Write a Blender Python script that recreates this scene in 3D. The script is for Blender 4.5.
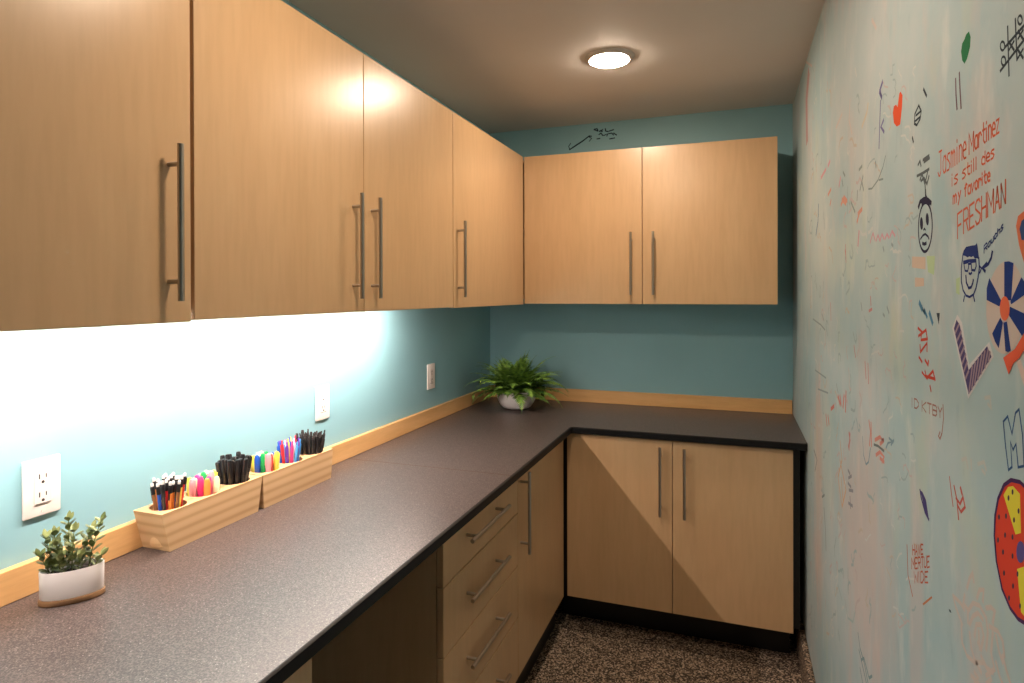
import bpy, bmesh, math, random
from mathutils import Vector, Matrix, Euler
from mathutils.geometry import tessellate_polygon

S = bpy.context.scene
COL = S.collection
for o in list(bpy.data.objects):
    bpy.data.objects.remove(o)

# ------------------------------------------------------------ camera, exposure, world
EYE = 1.496
F, CXP, CYP = 614.09, 512.0, 296.01
CAMX = 1.302
YAW, PITCH, ROLL = 0.3459, -0.0034, -0.0026
cam_d = bpy.data.cameras.new('camera')
cam = bpy.data.objects.new('camera', cam_d)
COL.objects.link(cam)
cam_d.sensor_width = 36.0
cam_d.lens = F / 1024 * 36.0
cam_d.shift_y = -(341.5 - CYP) / 1024
cam_d.clip_start = 0.02
cam.location = (CAMX, 0, EYE)
RM = Matrix.Rotation(YAW, 3, 'Z') @ Matrix.Rotation(math.pi/2 + PITCH, 3, 'X') @ Matrix.Rotation(ROLL, 3, 'Z')
cam.rotation_euler = RM.to_euler()
S.camera = cam
S.view_settings.view_transform = 'Standard'
S.view_settings.look = 'None'
S.view_settings.gamma = 1
S.view_settings.use_curve_mapping = False
S.view_settings.exposure = 0.0
w = bpy.data.worlds.new('world')
w.use_nodes = True
w.node_tree.nodes['Background'].inputs[0].default_value = (0.6, 0.7, 0.8, 1)
w.node_tree.nodes['Background'].inputs[1].default_value = 0.05
S.world = w
CEIL_EMIT = 210.0
STRIP_EMIT = 290.0
WARM = (1.0, 0.79, 0.60)
COOL = (1.0, 0.83, 0.73)

# ------------------------------------------------------------ room dimensions (metres)
XR, YB, H = 1.572, 3.246, 2.409
YF = -1.7                    # wall behind the camera
ZC, ZCB = 0.914, 0.887       # worktop top and underside
ZU, ZT = 1.447, 2.187        # wall cabinets
DU = 0.305                   # wall cabinet depth incl. door
XB, YBB = 0.597, 2.632       # faces of the base cabinet doors
ZB = 0.161

# ------------------------------------------------------------ materials
def newmat(name):
    m = bpy.data.materials.new(name)
    m.use_nodes = True
    nt = m.node_tree
    return m, nt, nt.nodes['Principled BSDF']
def plain(name, col, rough=0.5, metal=0.0, emit=None, spec=None, trans=0, coat=0):
    m, nt, b = newmat(name)
    b.inputs['Base Color'].default_value = (*col, 1)
    b.inputs['Roughness'].default_value = rough
    b.inputs['Metallic'].default_value = metal
    if spec is not None: b.inputs['Specular IOR Level'].default_value = spec
    if trans: b.inputs['Transmission Weight'].default_value = trans
    if coat: b.inputs['Coat Weight'].default_value = coat
    if emit:
        b.inputs['Emission Color'].default_value = (*emit[0], 1)
        b.inputs['Emission Strength'].default_value = emit[1]
    return m
def coords(nt, scale=(1, 1, 1)):
    g = nt.nodes.new('ShaderNodeNewGeometry')
    mp = nt.nodes.new('ShaderNodeMapping')
    mp.inputs['Scale'].default_value = scale
    nt.links.new(g.outputs['Position'], mp.inputs['Vector'])
    return mp.outputs['Vector']
def noise(nt, vec, scale, detail=3, rough=0.5):
    n = nt.nodes.new('ShaderNodeTexNoise')
    n.inputs['Scale'].default_value = scale
    n.inputs['Detail'].default_value = detail
    n.inputs['Roughness'].default_value = rough
    nt.links.new(vec, n.inputs['Vector'])
    return n.outputs['Fac']
def ramp(nt, fac, stops):
    r = nt.nodes.new('ShaderNodeValToRGB')
    el = r.color_ramp.elements
    while len(el) < len(stops): el.new(0.5)
    for e, (p, c) in zip(el, stops):
        e.position = p; e.color = (*c, 1) if len(c) == 3 else c
    nt.links.new(fac, r.inputs['Fac'])
    return r.outputs['Color']
def mixc(nt, fac, a, b, mode='MIX'):
    m = nt.nodes.new('ShaderNodeMix'); m.data_type = 'RGBA'; m.blend_type = mode
    for v, k in ((fac, 0), (a, 6), (b, 7)):
        if isinstance(v, (int, float)): m.inputs[k].default_value = v
        elif isinstance(v, tuple): m.inputs[k].default_value = (*v, 1)
        else: nt.links.new(v, m.inputs[k])
    return m.outputs[2]
def math_(nt, op, a, b=None):
    m = nt.nodes.new('ShaderNodeMath'); m.operation = op
    for v, k in ((a, 0), (b, 1)):
        if v is None: continue
        if isinstance(v, (int, float)): m.inputs[k].default_value = v
        else: nt.links.new(v, m.inputs[k])
    return m.outputs[0]
def bump(nt, b, h, strength, dist=0.001):
    n = nt.nodes.new('ShaderNodeBump')
    n.inputs['Strength'].default_value = strength
    n.inputs['Distance'].default_value = dist
    nt.links.new(h, n.inputs['Height'])
    nt.links.new(n.outputs['Normal'], b.inputs['Normal'])

def wood(name, c1, c2, c3, scale, rough=0.33, fine=1.0):
    m, nt, b = newmat(name)
    v = coords(nt, scale)
    n1 = noise(nt, v, 1.0, 4, 0.6)
    base = ramp(nt, n1, [(0.3, c1), (0.52, c2), (0.72, c3)])
    v2 = coords(nt, tuple(s * 5 for s in scale))
    n2 = noise(nt, v2, 1.4, 2)
    fl = ramp(nt, n2, [(0.35, (0.965, 0.96, 0.955)), (0.6, (1.015, 1.015, 1.015))])
    colr = mixc(nt, fine, base, fl, 'MULTIPLY')
    nt.links.new(colr, b.inputs['Base Color'])
    b.inputs['Roughness'].default_value = rough
    return m
M_MAPLE = wood('maple_laminate', (0.565, 0.362, 0.192), (0.59, 0.382, 0.206), (0.61, 0.402, 0.22), (9, 9, 1.1), 0.30)
M_MAPLE.node_tree.nodes['Principled BSDF'].inputs['Specular IOR Level'].default_value = 0.75
M_STRIP = wood('maple_strip', (0.60, 0.34, 0.13), (0.66, 0.385, 0.16), (0.70, 0.42, 0.19), (3, 3, 30), 0.4)
def pine():
    m, nt, b = newmat('pine_wood')
    v = coords(nt, (28, 2.2, 38))
    n0 = noise(nt, coords(nt, (6, 1.5, 6)), 1.0, 2)
    wv = nt.nodes.new('ShaderNodeTexWave')
    wv.wave_type = 'BANDS'; wv.bands_direction = 'Z'
    wv.inputs['Scale'].default_value = 0.33
    wv.inputs['Distortion'].default_value = 5.0
    wv.inputs['Detail'].default_value = 2
    wv.inputs['Detail Scale'].default_value = 0.6
    nt.links.new(v, wv.inputs['Vector'])
    c = ramp(nt, wv.outputs['Fac'], [(0.05, (0.60, 0.385, 0.20)), (0.35, (0.70, 0.47, 0.26)), (0.9, (0.745, 0.52, 0.30))])
    c2 = ramp(nt, n0, [(0.35, (0.85, 0.82, 0.78)), (0.65, (1.05, 1.03, 1.0))])
    nt.links.new(mixc(nt, 1.0, c, c2, 'MULTIPLY'), b.inputs['Base Color'])
    b.inputs['Roughness'].default_value = 0.55
    return m
M_PINE = pine()
M_WOODBASE = wood('walnut_base', (0.16, 0.085, 0.04), (0.24, 0.13, 0.06), (0.30, 0.17, 0.08), (8, 8, 60), 0.5)
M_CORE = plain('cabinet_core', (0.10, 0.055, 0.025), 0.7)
M_BLACK = plain('black_laminate', (0.008, 0.008, 0.009), 0.35)
M_EDGE = plain('black_edge_band', (0.005, 0.005, 0.006), 0.4, spec=0.25)
M_STEEL = plain('brushed_nickel', (0.44, 0.40, 0.35), 0.30, 1.0)
M_WHITE = plain('white_plastic', (0.86, 0.80, 0.76), 0.35)
M_WHITE2 = plain('white_plastic_insert', (0.82, 0.74, 0.69), 0.35)
M_SLOT = plain('dark_slot', (0.03, 0.025, 0.02), 0.6)
M_TRIM = plain('lamp_trim', (0.62, 0.60, 0.57), 0.5)
M_LENS = plain('lamp_lens', (0.9, 0.9, 0.9), 0.5, emit=(WARM, CEIL_EMIT))
M_DIFF = plain('strip_diffuser', (0.9, 0.9, 0.9), 0.5, emit=(COOL, STRIP_EMIT))

def paint(name, col, var=0.06, rough=0.55):
    m, nt, b = newmat(name)
    n = noise(nt, coords(nt), 2.2, 4)
    a = tuple(c * (1 - var) for c in col); z = tuple(c * (1 + var) for c in col)
    nt.links.new(ramp(nt, n, [(0.3, a), (0.7, z)]), b.inputs['Base Color'])
    b.inputs['Roughness'].default_value = rough
    bump(nt, b, noise(nt, coords(nt), 260, 2), 0.12, 0.0006)
    return m
M_TEAL = paint('teal_wall_paint', (0.265, 0.495, 0.560))
M_CEIL = paint('ceiling_paint', (0.70, 0.68, 0.66), 0.02, 0.7)

def counter():
    m, nt, b = newmat('speckled_laminate')
    v = coords(nt)
    n1 = noise(nt, v, 330, 2, 0.6)
    base = ramp(nt, n1, [(0.36, (0.030, 0.021, 0.019)), (0.5, (0.066, 0.049, 0.046)), (0.64, (0.130, 0.100, 0.092))])
    vo = nt.nodes.new('ShaderNodeTexVoronoi')
    vo.inputs['Scale'].default_value = 190
    nt.links.new(v, vo.inputs['Vector'])
    dots = ramp(nt, vo.outputs['Distance'], [(0.0, (1, 1, 1)), (0.16, (1, 1, 1)), (0.24, (0, 0, 0))])
    sel = ramp(nt, noise(nt, v, 120, 1), [(0.52, (0, 0, 0)), (0.60, (1, 1, 1))])
    f = mixc(nt, 1.0, dots, sel, 'MULTIPLY')
    colr = mixc(nt, f, base, (0.30, 0.26, 0.24))
    nt.links.new(colr, b.inputs['Base Color'])
    b.inputs['Roughness'].default_value = 0.36
    b.inputs['Specular IOR Level'].default_value = 0.5
    bump(nt, b, n1, 0.15, 0.0004)
    return m
M_COUNTER = counter()

def floor_m():
    m, nt, b = newmat('speckled_carpet')
    v = coords(nt)
    vo = nt.nodes.new('ShaderNodeTexVoronoi'); vo.inputs['Scale'].default_value = 190
    nt.links.new(v, vo.inputs['Vector'])
    sep = nt.nodes.new('ShaderNodeSeparateColor')
    nt.links.new(vo.outputs['Color'], sep.inputs[0])
    c = ramp(nt, sep.outputs[0], [(0.0, (0.02, 0.015, 0.012)), (0.42, (0.055, 0.04, 0.03)), (0.62, (0.20, 0.14, 0.095)), (0.85, (0.40, 0.30, 0.21)), (1.0, (0.50, 0.40, 0.31))])
    nt.links.new(c, b.inputs['Base Color'])
    b.inputs['Roughness'].default_value = 0.9
    bump(nt, b, noise(nt, v, 180, 2), 0.6, 0.003)
    return m
M_FLOOR = floor_m()

def right_wall_m():
    # pale blue-grey writing wall covered in half wiped marker
    m, nt, b = newmat('writing_wall')
    v = coords(nt)
    n1 = noise(nt, v, 3.0, 5, 0.6)
    c = ramp(nt, n1, [(0.30, (0.30, 0.44, 0.48)), (0.5, (0.365, 0.475, 0.50)), (0.68, (0.435, 0.50, 0.515))])
    # faint wiped ink
    for off, colr, lo, hi, sc in (((3, 7, 1), (0.60, 0.42, 0.38), 0.56, 0.74, 5.5), ((9, 2, 5), (0.50, 0.54, 0.36), 0.58, 0.76, 4.2),
                                  ((1, 14, 8), (0.62, 0.62, 0.58), 0.56, 0.70, 9.0), ((17, 3, 2), (0.25, 0.35, 0.40), 0.60, 0.72, 13.0)):
        g = nt.nodes.new('ShaderNodeNewGeometry')
        mp = nt.nodes.new('ShaderNodeMapping')
        mp.inputs['Location'].default_value = off
        mp.inputs['Scale'].default_value = (1, 1.3, 0.55)
        nt.links.new(g.outputs['Position'], mp.inputs['Vector'])
        f = ramp(nt, noise(nt, mp.outputs['Vector'], sc, 4, 0.65), [(lo, (0, 0, 0)), (hi, (0.40, 0.40, 0.40))])
        c = mixc(nt, f, c, colr)
    # big wiped smears of their own shape: centre y, z, radii, colour
    for cy_, cz, ry, rz, colr, st in ((1.55, 0.93, 0.35, 0.33, (0.62, 0.37, 0.32), 0.62), (1.12, 0.99, 0.05, 0.30, (0.60, 0.40, 0.37), 0.5), (2.30, 0.85, 0.13, 0.55, (0.66, 0.36, 0.26), 0.55),
                                      (1.95, 1.60, 0.5, 0.10, (0.50, 0.57, 0.50), 0.6), (2.3, 1.75, 0.3, 0.40, (0.47, 0.54, 0.50), 0.4),
                                      (1.42, 1.55, 0.16, 0.07, (0.50, 0.57, 0.50), 0.6), (0.85, 2.0, 0.10, 0.08, (0.70, 0.50, 0.36), 0.5),
                                      (1.65, 2.05, 0.4, 0.30, (0.50, 0.50, 0.50), 0.4), (2.1, 1.0, 0.18, 0.28, (0.42, 0.53, 0.47), 0.5)):
        g = nt.nodes.new('ShaderNodeNewGeometry')
        mp = nt.nodes.new('ShaderNodeMapping'); mp.vector_type = 'POINT'
        mp.inputs['Location'].default_value = (0, -cy_ / ry, -cz / rz)
        mp.inputs['Scale'].default_value = (0, 1 / ry, 1 / rz)
        nt.links.new(g.outputs['Position'], mp.inputs['Vector'])
        ln = nt.nodes.new('ShaderNodeVectorMath'); ln.operation = 'LENGTH'
        nt.links.new(mp.outputs['Vector'], ln.inputs[0])
        d = math_(nt, 'ADD', ln.outputs['Value'], math_(nt, 'MULTIPLY', math_(nt, 'SUBTRACT', noise(nt, coords(nt, (1, 2.2, 0.6)), 7, 4), 0.5), 1.1))
        st *= 0.6
        f = ramp(nt, d, [(0.45, (st, st, st)), (1.1, (0, 0, 0))])
        c = mixc(nt, f, c, colr)
    nt.links.new(c, b.inputs['Base Color'])
    b.inputs['Roughness'].default_value = 0.6
    b.inputs['Specular IOR Level'].default_value = 0.2
    return m
M_RWALL = right_wall_m()

# ------------------------------------------------------------ mesh helpers
def wloc(o):
    v = Vector((0, 0, 0))
    while o is not None:
        v = v + Vector(o.location); o = o.parent
    return v
def obj(name, bm, mat, parent=None, smooth=False, local=False, label=None, kind=None):
    me = bpy.data.meshes.new(name)
    if parent is not None and not local:
        bmesh.ops.translate(bm, verts=bm.verts, vec=-wloc(parent))
    bmesh.ops.recalc_face_normals(bm, faces=bm.faces)
    bm.to_mesh(me); bm.free()
    if isinstance(mat, (list, tuple)):
        for k in mat: me.materials.append(k)
    else: me.materials.append(mat)
    if smooth:
        for p in me.polygons: p.use_smooth = True
        try: me.set_sharp_from_angle(angle=math.radians(40))
        except Exception: pass
    o = bpy.data.objects.new(name, me)
    COL.objects.link(o)
    o.parent = parent
    if label: o['label'] = label
    if kind: o['kind'] = kind
    return o
def thing(name, label, cat, loc=(0, 0, 0), group=None, rot=None):
    o = bpy.data.objects.new(name, None)
    COL.objects.link(o)
    o.empty_display_size = 0.05
    o.location = loc
    if rot: o.rotation_euler = rot
    o['label'] = label; o['category'] = cat
    if group: o['group'] = group
    return o
def BM(): return bmesh.new()
def bx(bm, x0, x1, y0, y1, z0, z1, bev=0, seg=2):
    r = bmesh.ops.create_cube(bm, size=1)
    vs = r['verts']
    bmesh.ops.scale(bm, verts=vs, vec=(x1 - x0, y1 - y0, z1 - z0))
    bmesh.ops.translate(bm, verts=vs, vec=((x0 + x1) / 2, (y0 + y1) / 2, (z0 + z1) / 2))
    if bev:
        es = list({e for v in vs for e in v.link_edges})
        bmesh.ops.bevel(bm, geom=es, offset=bev, segments=seg, affect='EDGES', profile=0.5)
    return bm
def cyl(bm, p0, p1, r0, r1=None, seg=16, cap=True):
    p0 = Vector(p0); p1 = Vector(p1); r1 = r0 if r1 is None else r1
    d = p1 - p0
    q = Vector((0, 0, 1)).rotation_difference(d.normalized()).to_matrix().to_4x4()
    bmesh.ops.create_cone(bm, cap_ends=cap, segments=seg, radius1=r0, radius2=r1, depth=d.length,
                          matrix=Matrix.Translation((p0 + p1) / 2) @ q)
    return bm
def lathe(bm, prof, seg=32, sx=1, sy=1, c=(0, 0, 0)):
    rings = []
    for r, z in prof:
        rings.append([bm.verts.new((c[0] + sx * r * math.cos(2*math.pi*i/seg), c[1] + sy * r * math.sin(2*math.pi*i/seg), c[2] + z)) for i in range(seg)])
    for a, b in zip(rings, rings[1:]):
        for i in range(seg):
            j = (i + 1) % seg
            bm.faces.new((a[i], a[j], b[j], b[i]))
    if prof[0][0] > 1e-6: bm.faces.new(rings[0][::-1])
    if prof[-1][0] > 1e-6: bm.faces.new(rings[-1])
    return bm

# ------------------------------------------------------------ the room
def struct(name, bm, mat):
    o = obj(name, bm, mat); o['kind'] = 'structure'; return o
XL2 = 2.6
struct('floor', bx(BM(), -0.1, XR + 0.1, YF - 0.1, YB + 0.1, -0.1, 0), M_FLOOR)
struct('ceiling', bx(BM(), -0.1, XR + 0.1, YF - 0.1, YB + 0.1, H, H + 0.1), M_CEIL)
struct('wall_left', bx(BM(), -0.1, 0, YF - 0.1, YB + 0.1, 0, H), M_TEAL)
wall_back = struct('wall_back', bx(BM(), 0, XR, YB, YB + 0.1, 0, H), M_TEAL)
wall_right = struct('wall_right', bx(BM(), XR, XR + 0.1, YF - 0.1, YB + 0.1, 0, H), M_RWALL)
struct('wall_front', bx(BM(), 0, XR, YF - 0.1, YF, 0, H), M_TEAL)
struct('baseboard_right', bx(BM(), XR - 0.022, XR, YF, YB, 0, 0.134, 0.004), M_FLOOR)

# ------------------------------------------------------------ ceiling lamps
def ceiling_lamp(x, y, label):
    t = thing('recessed_ceiling_light', label, 'ceiling light', (x, y, H), 'recessed ceiling lights')
    obj('trim_ring', lathe(BM(), [(0.072, -0.002), (0.0735, -0.010), (0.079, -0.012), (0.092, -0.006), (0.096, 0.0)], 48), M_TRIM, t, True, True)
    obj('lens', lathe(BM(), [(0.001, -0.0215), (0.04, -0.0205), (0.062, -0.0185), (0.070, -0.015), (0.0715, -0.010), (0.0715, -0.001)], 48), M_LENS, t, True, True, label='glowing round lens')
    return t
ceiling_lamp(0.852, 2.366, 'round glowing recessed ceiling light near the back cabinets')
ceiling_lamp(0.880, 1.13, 'round recessed ceiling light nearer the viewer, above the worktop opening').pop('group', None)
for o in COL.objects:
    if o.name.startswith('recessed') and 'group' in o.keys(): del o['group']

# ------------------------------------------------------------ handles
def bar_handle(door, a, b, out, name='handle', r=0.006):
    """bar from a to b standing off the face by vector out (its length = standoff)"""
    a = Vector(a); b = Vector(b); out = Vector(out)
    bm = cyl(BM(), a, b, r, seg=20)
    d = (b - a).normalized()
    for k in (0.125, 0.875):
        p = a.lerp(b, k)
        cyl(bm, p - out * 1.0, p, r * 0.78, seg=14)
    return obj(name, bm, M_STEEL, door, True)

# ------------------------------------------------------------ wall cabinets on the left
TD = 0.019
def upper_left(y0, y1, zb, doors, label):
    t = thing('wall_cabinet', label, 'cabinet', (0, y0, zb), 'wall cabinets')
    bm = BM(); x1 = DU - TD - 0.002
    th = 0.018
    bx(bm, 0.001, x1, y0, y0 + th, ZU + 0.022, ZT - 0.002)
    bx(bm, 0.001, x1, y1 - th, y1, ZU + 0.022, ZT - 0.002)
    bx(bm, 0.001, x1, y0 + th, y1 - th, ZU + 0.024, ZU + 0.042)
    bx(bm, 0.001, x1, y0 + th, y1 - th, ZT - 0.02, ZT - 0.002)
    bx(bm, 0.001, 0.008, y0 + th, y1 - th, ZU + 0.042, ZT - 0.02)
    bx(bm, 0.02, x1 - 0.01, y0 + th, y1 - th, (zb + ZT) / 2, (zb + ZT) / 2 + 0.018)
    obj('body', bm, M_MAPLE, t)
    for (a, b, hy) in doors:
        d = obj('door', bx(BM(), DU - TD, DU, a, b, zb - 0.001, ZT, 0.0012), M_MAPLE, t)
        bar_handle(d, (DU + 0.030, hy, EYE - 0.012), (DU + 0.030, hy, EYE + 0.281), (0.030, 0, 0))
    return t
upper_left(0.32, 0.9175, ZU - 0.003, [(0.322, 0.9165, 0.867)], 'maple wall cabinet nearest the viewer, top left, one door with handle at its right')
upper_left(0.9235, 2.110, ZU, [(0.9250, 1.5132, 1.461), (1.5162, 2.1085, 1.555)], 'wide maple wall cabinet with a pair of doors and two handles side by side')
upper_left(2.1125, YB - 0.001, ZU - 0.003, [(2.1140, 2.9380, 2.156)], 'maple wall cabinet on the left wall reaching into the back corner, one wide door')
for o in COL.objects:
    if o.get('category') == 'cabinet' and 'group' in o.keys(): del o['group']

# wall cabinet on the back wall
YU = YB - DU
t = thing('wall_cabinet', 'maple two-door wall cabinet hanging on the teal back wall', 'cabinet', (0.31, YU, ZU))
bm = BM(); ya = YU + TD + 0.002; X0, X1 = 0.3075, 1.486
for (a, b) in ((X0, X0 + 0.018), (0.889, 0.907), (X1 - 0.018, X1)): bx(bm, a, b, ya, YB - 0.001, ZU, ZT - 0.002)
for (a, b) in ((ZU + 0.002, ZU + 0.02), (ZT - 0.02, ZT - 0.002), (1.8, 1.818)): bx(bm, X0 + 0.018, 0.889, ya, YB - 0.001, a, b); bx(bm, 0.907, X1 - 0.018, ya, YB - 0.001, a, b)
obj('body', bm, M_MAPLE, t)
d = obj('door', bx(BM(), 0.3090, 0.8958, YU, YU + TD, ZU - 0.001, ZT, 0.0012), M_MAPLE, t)
bar_handle(d, (0.846, YU - 0.03, EYE - 0.006), (0.846, YU - 0.03, EYE + 0.29), (0, -0.03, 0))
d = obj('door', bx(BM(), 0.8988, 1.486, YU, YU + TD, ZU - 0.001, ZT, 0.0012), M_MAPLE, t)
bar_handle(d, (0.950, YU - 0.03, EYE - 0.006), (0.950, YU - 0.03, EYE + 0.29), (0, -0.03, 0))

# strip light under the wall cabinets
def strip(y0, y1, label):
    t = thing('under_cabinet_light', label, 'strip light', (0.185, y0, ZU + 0.02))
    tilt = Matrix.Translation((0.185, 0, ZU + 0.022)) @ Matrix.Rotation(math.radians(14), 4, 'Y')
    h = bx(BM(), -0.014, 0.014, y0, y1, -0.012, 0.0, 0.002); bx(h, -0.022, 0.022, y0, y1, 0.0, 0.0015)
    bmesh.ops.transform(h, matrix=tilt, verts=h.verts)
    obj('housing', h, M_WHITE, t)
    h = bx(BM(), -0.007, 0.007, y0 + 0.01, y1 - 0.01, -0.0150, -0.0119, 0.001)
    bmesh.ops.transform(h, matrix=tilt, verts=h.verts)
    obj('diffuser', h, M_DIFF, t, label='glowing diffuser')
strip(0.38, 0.90, 'short strip light under the nearest wall cabinet on the left')
strip(0.95, 2.10, 'long strip light under the two-door wall cabinet on the left')

# ------------------------------------------------------------ base cabinets
def tagcab(label, loc): return thing('base_cabinet', label, 'cabinet', loc)
XBODY = XB - TD - 0.002
TOE = 0.545
# nearest base cabinet, left of the knee space
t = tagcab('maple base cabinet at the bottom edge, left of the knee space under the worktop', (0, 0.30, 0))
bm = BM()
bx(bm, 0.001, XBODY, 0.30, 0.904, ZB, ZCB)
obj('body', bm, M_MAPLE, t)
obj('toe_kick', bx(BM(), 0.001, TOE, 0.30, 0.904, 0.0, ZB), M_BLACK, t, label='black toe kick')
d = obj('door', bx(BM(), XB - TD, XB, 0.302, 0.9035, ZB, 0.878, 0.001), M_MAPLE, t)
bar_handle(d, (XB + 0.03, 0.345, 0.58), (XB + 0.03, 0.345, 0.87), (0.03, 0, 0))
# drawers
t = tagcab('maple base cabinet with a stack of four drawers beside the knee space', (0, 1.43, 0))
bm = BM()
bx(bm, 0.001, XBODY, 1.4283, 2.0085, ZB, ZCB)
obj('body', bm, M_MAPLE, t)
obj('toe_kick', bx(BM(), 0.001, TOE, 1.4283, 2.0085, 0.0, ZB), M_BLACK, t, label='black toe kick')
cuts = [0.880, EYE - 0.7605, EYE - 0.9435, EYE - 1.1245, ZB]
for k in range(4):
    zt, zb = cuts[k], cuts[k + 1]
    if k: zt -= 0.0015
    if k < 3: zb += 0.0015
    d = obj('drawer', bx(BM(), XB - TD, XB, 1.4283, 2.0088, zb, zt, 0.001), M_MAPLE, t)
    hz = (cuts[k] + cuts[k + 1]) / 2 + 0.012
    bar_handle(d, (XB + 0.033, 1.540, hz), (XB + 0.033, 1.838, hz), (0.033, 0, 0))
# tall door, left run
t = tagcab('narrow maple base cabinet with one door between the drawers and the corner', (0, 2.012, 0))
obj('body', bx(BM(), 0.001, XBODY, 2.0115, 2.66, ZB, ZCB), M_MAPLE, t)
obj('toe_kick', bx(BM(), 0.001, TOE, 2.0115, 2.66, 0.0, ZB), M_BLACK, t, label='black toe kick')
d = obj('door', bx(BM(), XB - TD, XB, 2.0118, 2.6190, ZB, 0.880, 0.001), M_MAPLE, t)
bar_handle(d, (XB + 0.033, 2.040, EYE - 0.911), (XB + 0.033, 2.040, EYE - 0.624), (0.033, 0, 0))
# back run
t = tagcab('maple two-door base cabinet under the short back worktop, crossed by a diagonal shadow', (0.61, YBB, 0))
obj('body', bx(BM(), XBODY + 0.035, 1.5195, YBB + TD + 0.002, YB - 0.001, ZB, ZCB), M_MAPLE, t)
obj('corner_post', bx(BM(), XBODY - 0.003, XBODY + 0.034, YBB + 0.030, 2.75, ZB, ZCB), M_BLACK, t, label='black corner filler')
obj('toe_kick', bx(BM(), TOE + 0.002, 1.5195, YBB + 0.150, YB - 0.001, 0.0, ZB), M_BLACK, t, label='black toe kick')
obj('gap_shade_panel', bx(BM(), 1.5215, XR - 0.0225, YBB + 0.045, YBB + 0.06, ZB, ZCB), M_BLACK, t, label='black panel standing in for shade between cabinet and wall')  # black sheet added to stand for the shade in the gap beside the wall
d = obj('door', bx(BM(), 0.6100, 1.0608, YBB, YBB + TD, ZB, 0.880, 0.001), M_MAPLE, t)
bar_handle(d, (1.014, YBB - 0.03, EYE - 0.927), (1.014, YBB - 0.03, EYE - 0.640), (0, -0.03, 0))
d = obj('door', bx(BM(), 1.0634, 1.5215, YBB, YBB + TD, ZB, 0.880, 0.001), M_MAPLE, t)
bar_handle(d, (1.112, YBB - 0.03, EYE - 0.928), (1.112, YBB - 0.03, EYE - 0.640), (0, -0.03, 0))

# ------------------------------------------------------------ worktop (L shaped)
D = 0.635
def l_shape(z0, z1, grow=0.0, x0=0.001, inner=None):
    bm = BM()
    xs, ys = D + grow, YB - D - grow
    pts = [(0.001, 0.0), (xs, 0.0), (xs, ys - 0.012), (xs + 0.004, ys - 0.004), (xs + 0.012, ys), (XR - 0.014, ys), (XR - 0.005, ys + 0.004), (XR - 0.001, ys + 0.014), (XR - 0.001, YB - 0.001), (0.001, YB - 0.001)]
    bot = [bm.verts.new((x, y, z0)) for x, y in pts]
    top = [bm.verts.new((x, y, z1)) for x, y in pts]
    n = len(pts)
    ft = bm.faces.new(top); bm.faces.new(bot[::-1])
    for i in range(n):
        bm.faces.new((bot[i], bot[(i+1) % n], top[(i+1) % n], top[i]))
    return bm, ft
t = thing('worktop', 'L-shaped dark speckled laminate worktop with a black front edge', 'worktop', (0, 0, ZC))
bm, ft = l_shape(ZCB + 0.001, ZC)
top = obj('surface', bm, M_COUNTER, t)
# edge band follows the front edge, a quarter round at the top
def edge_band():
    bm = BM()
    path = [(D, 0.0, 1, 0), (D, YB - D - 0.012, 1, 0), (D + 0.004, YB - D - 0.004, 0.7, -0.7), (D + 0.012, YB - D, 0, -1), (XR - 0.014, YB - D, 0, -1), (XR - 0.0045, YB - D + 0.004, 0.6, -0.7), (XR - 0.001, YB - D + 0.014, 0.0, -0.3)]
    prof = [(-0.004, ZC + 0.0005), (0.0, ZC + 0.0002), (0.003, ZC - 0.002), (0.0035, ZC - 0.006), (0.0035, ZCB + 0.002), (0.001, ZCB), (-0.004, ZCB)]
    rows = []
    for x, y, nx, ny in path:
        rows.append([bm.verts.new((min(x + nx * o, XR - 0.0008), y + ny * o, z)) for o, z in prof])
    for a, b in zip(rows, rows[1:]):
        for i in range(len(prof) - 1):
            bm.faces.new((a[i], b[i], b[i+1], a[i+1]))
    bm.faces.new(rows[0]); bm.faces.new(rows[-1])
    return bm
obj('edge_band', edge_band(), M_EDGE, t, True, label='black rounded front edge')
obj('dark_line', bx(BM(), 0.02, D - 0.004, 1.847, 1.850, ZC - 0.001, ZC + 0.0002), M_CORE, t)  # thin darker line across the worktop

t = tag = obj('backsplash', bx(BM(), 0.0008, 0.019, 0.0, YB - 0.0008, ZC + 0.0005, ZC + 0.064, 0.0015), M_STRIP)
t['label'] = 'long maple strip along the foot of the left wall behind the worktop'; t['category'] = 'backsplash'
t = obj('backsplash', bx(BM(), 0.0195, XR - 0.004, YB - 0.019, YB - 0.0008, ZC + 0.0005, ZC + 0.0665, 0.0015), M_STRIP)
t['label'] = 'short maple strip along the foot of the back wall behind the worktop'; t['category'] = 'backsplash'

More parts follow.
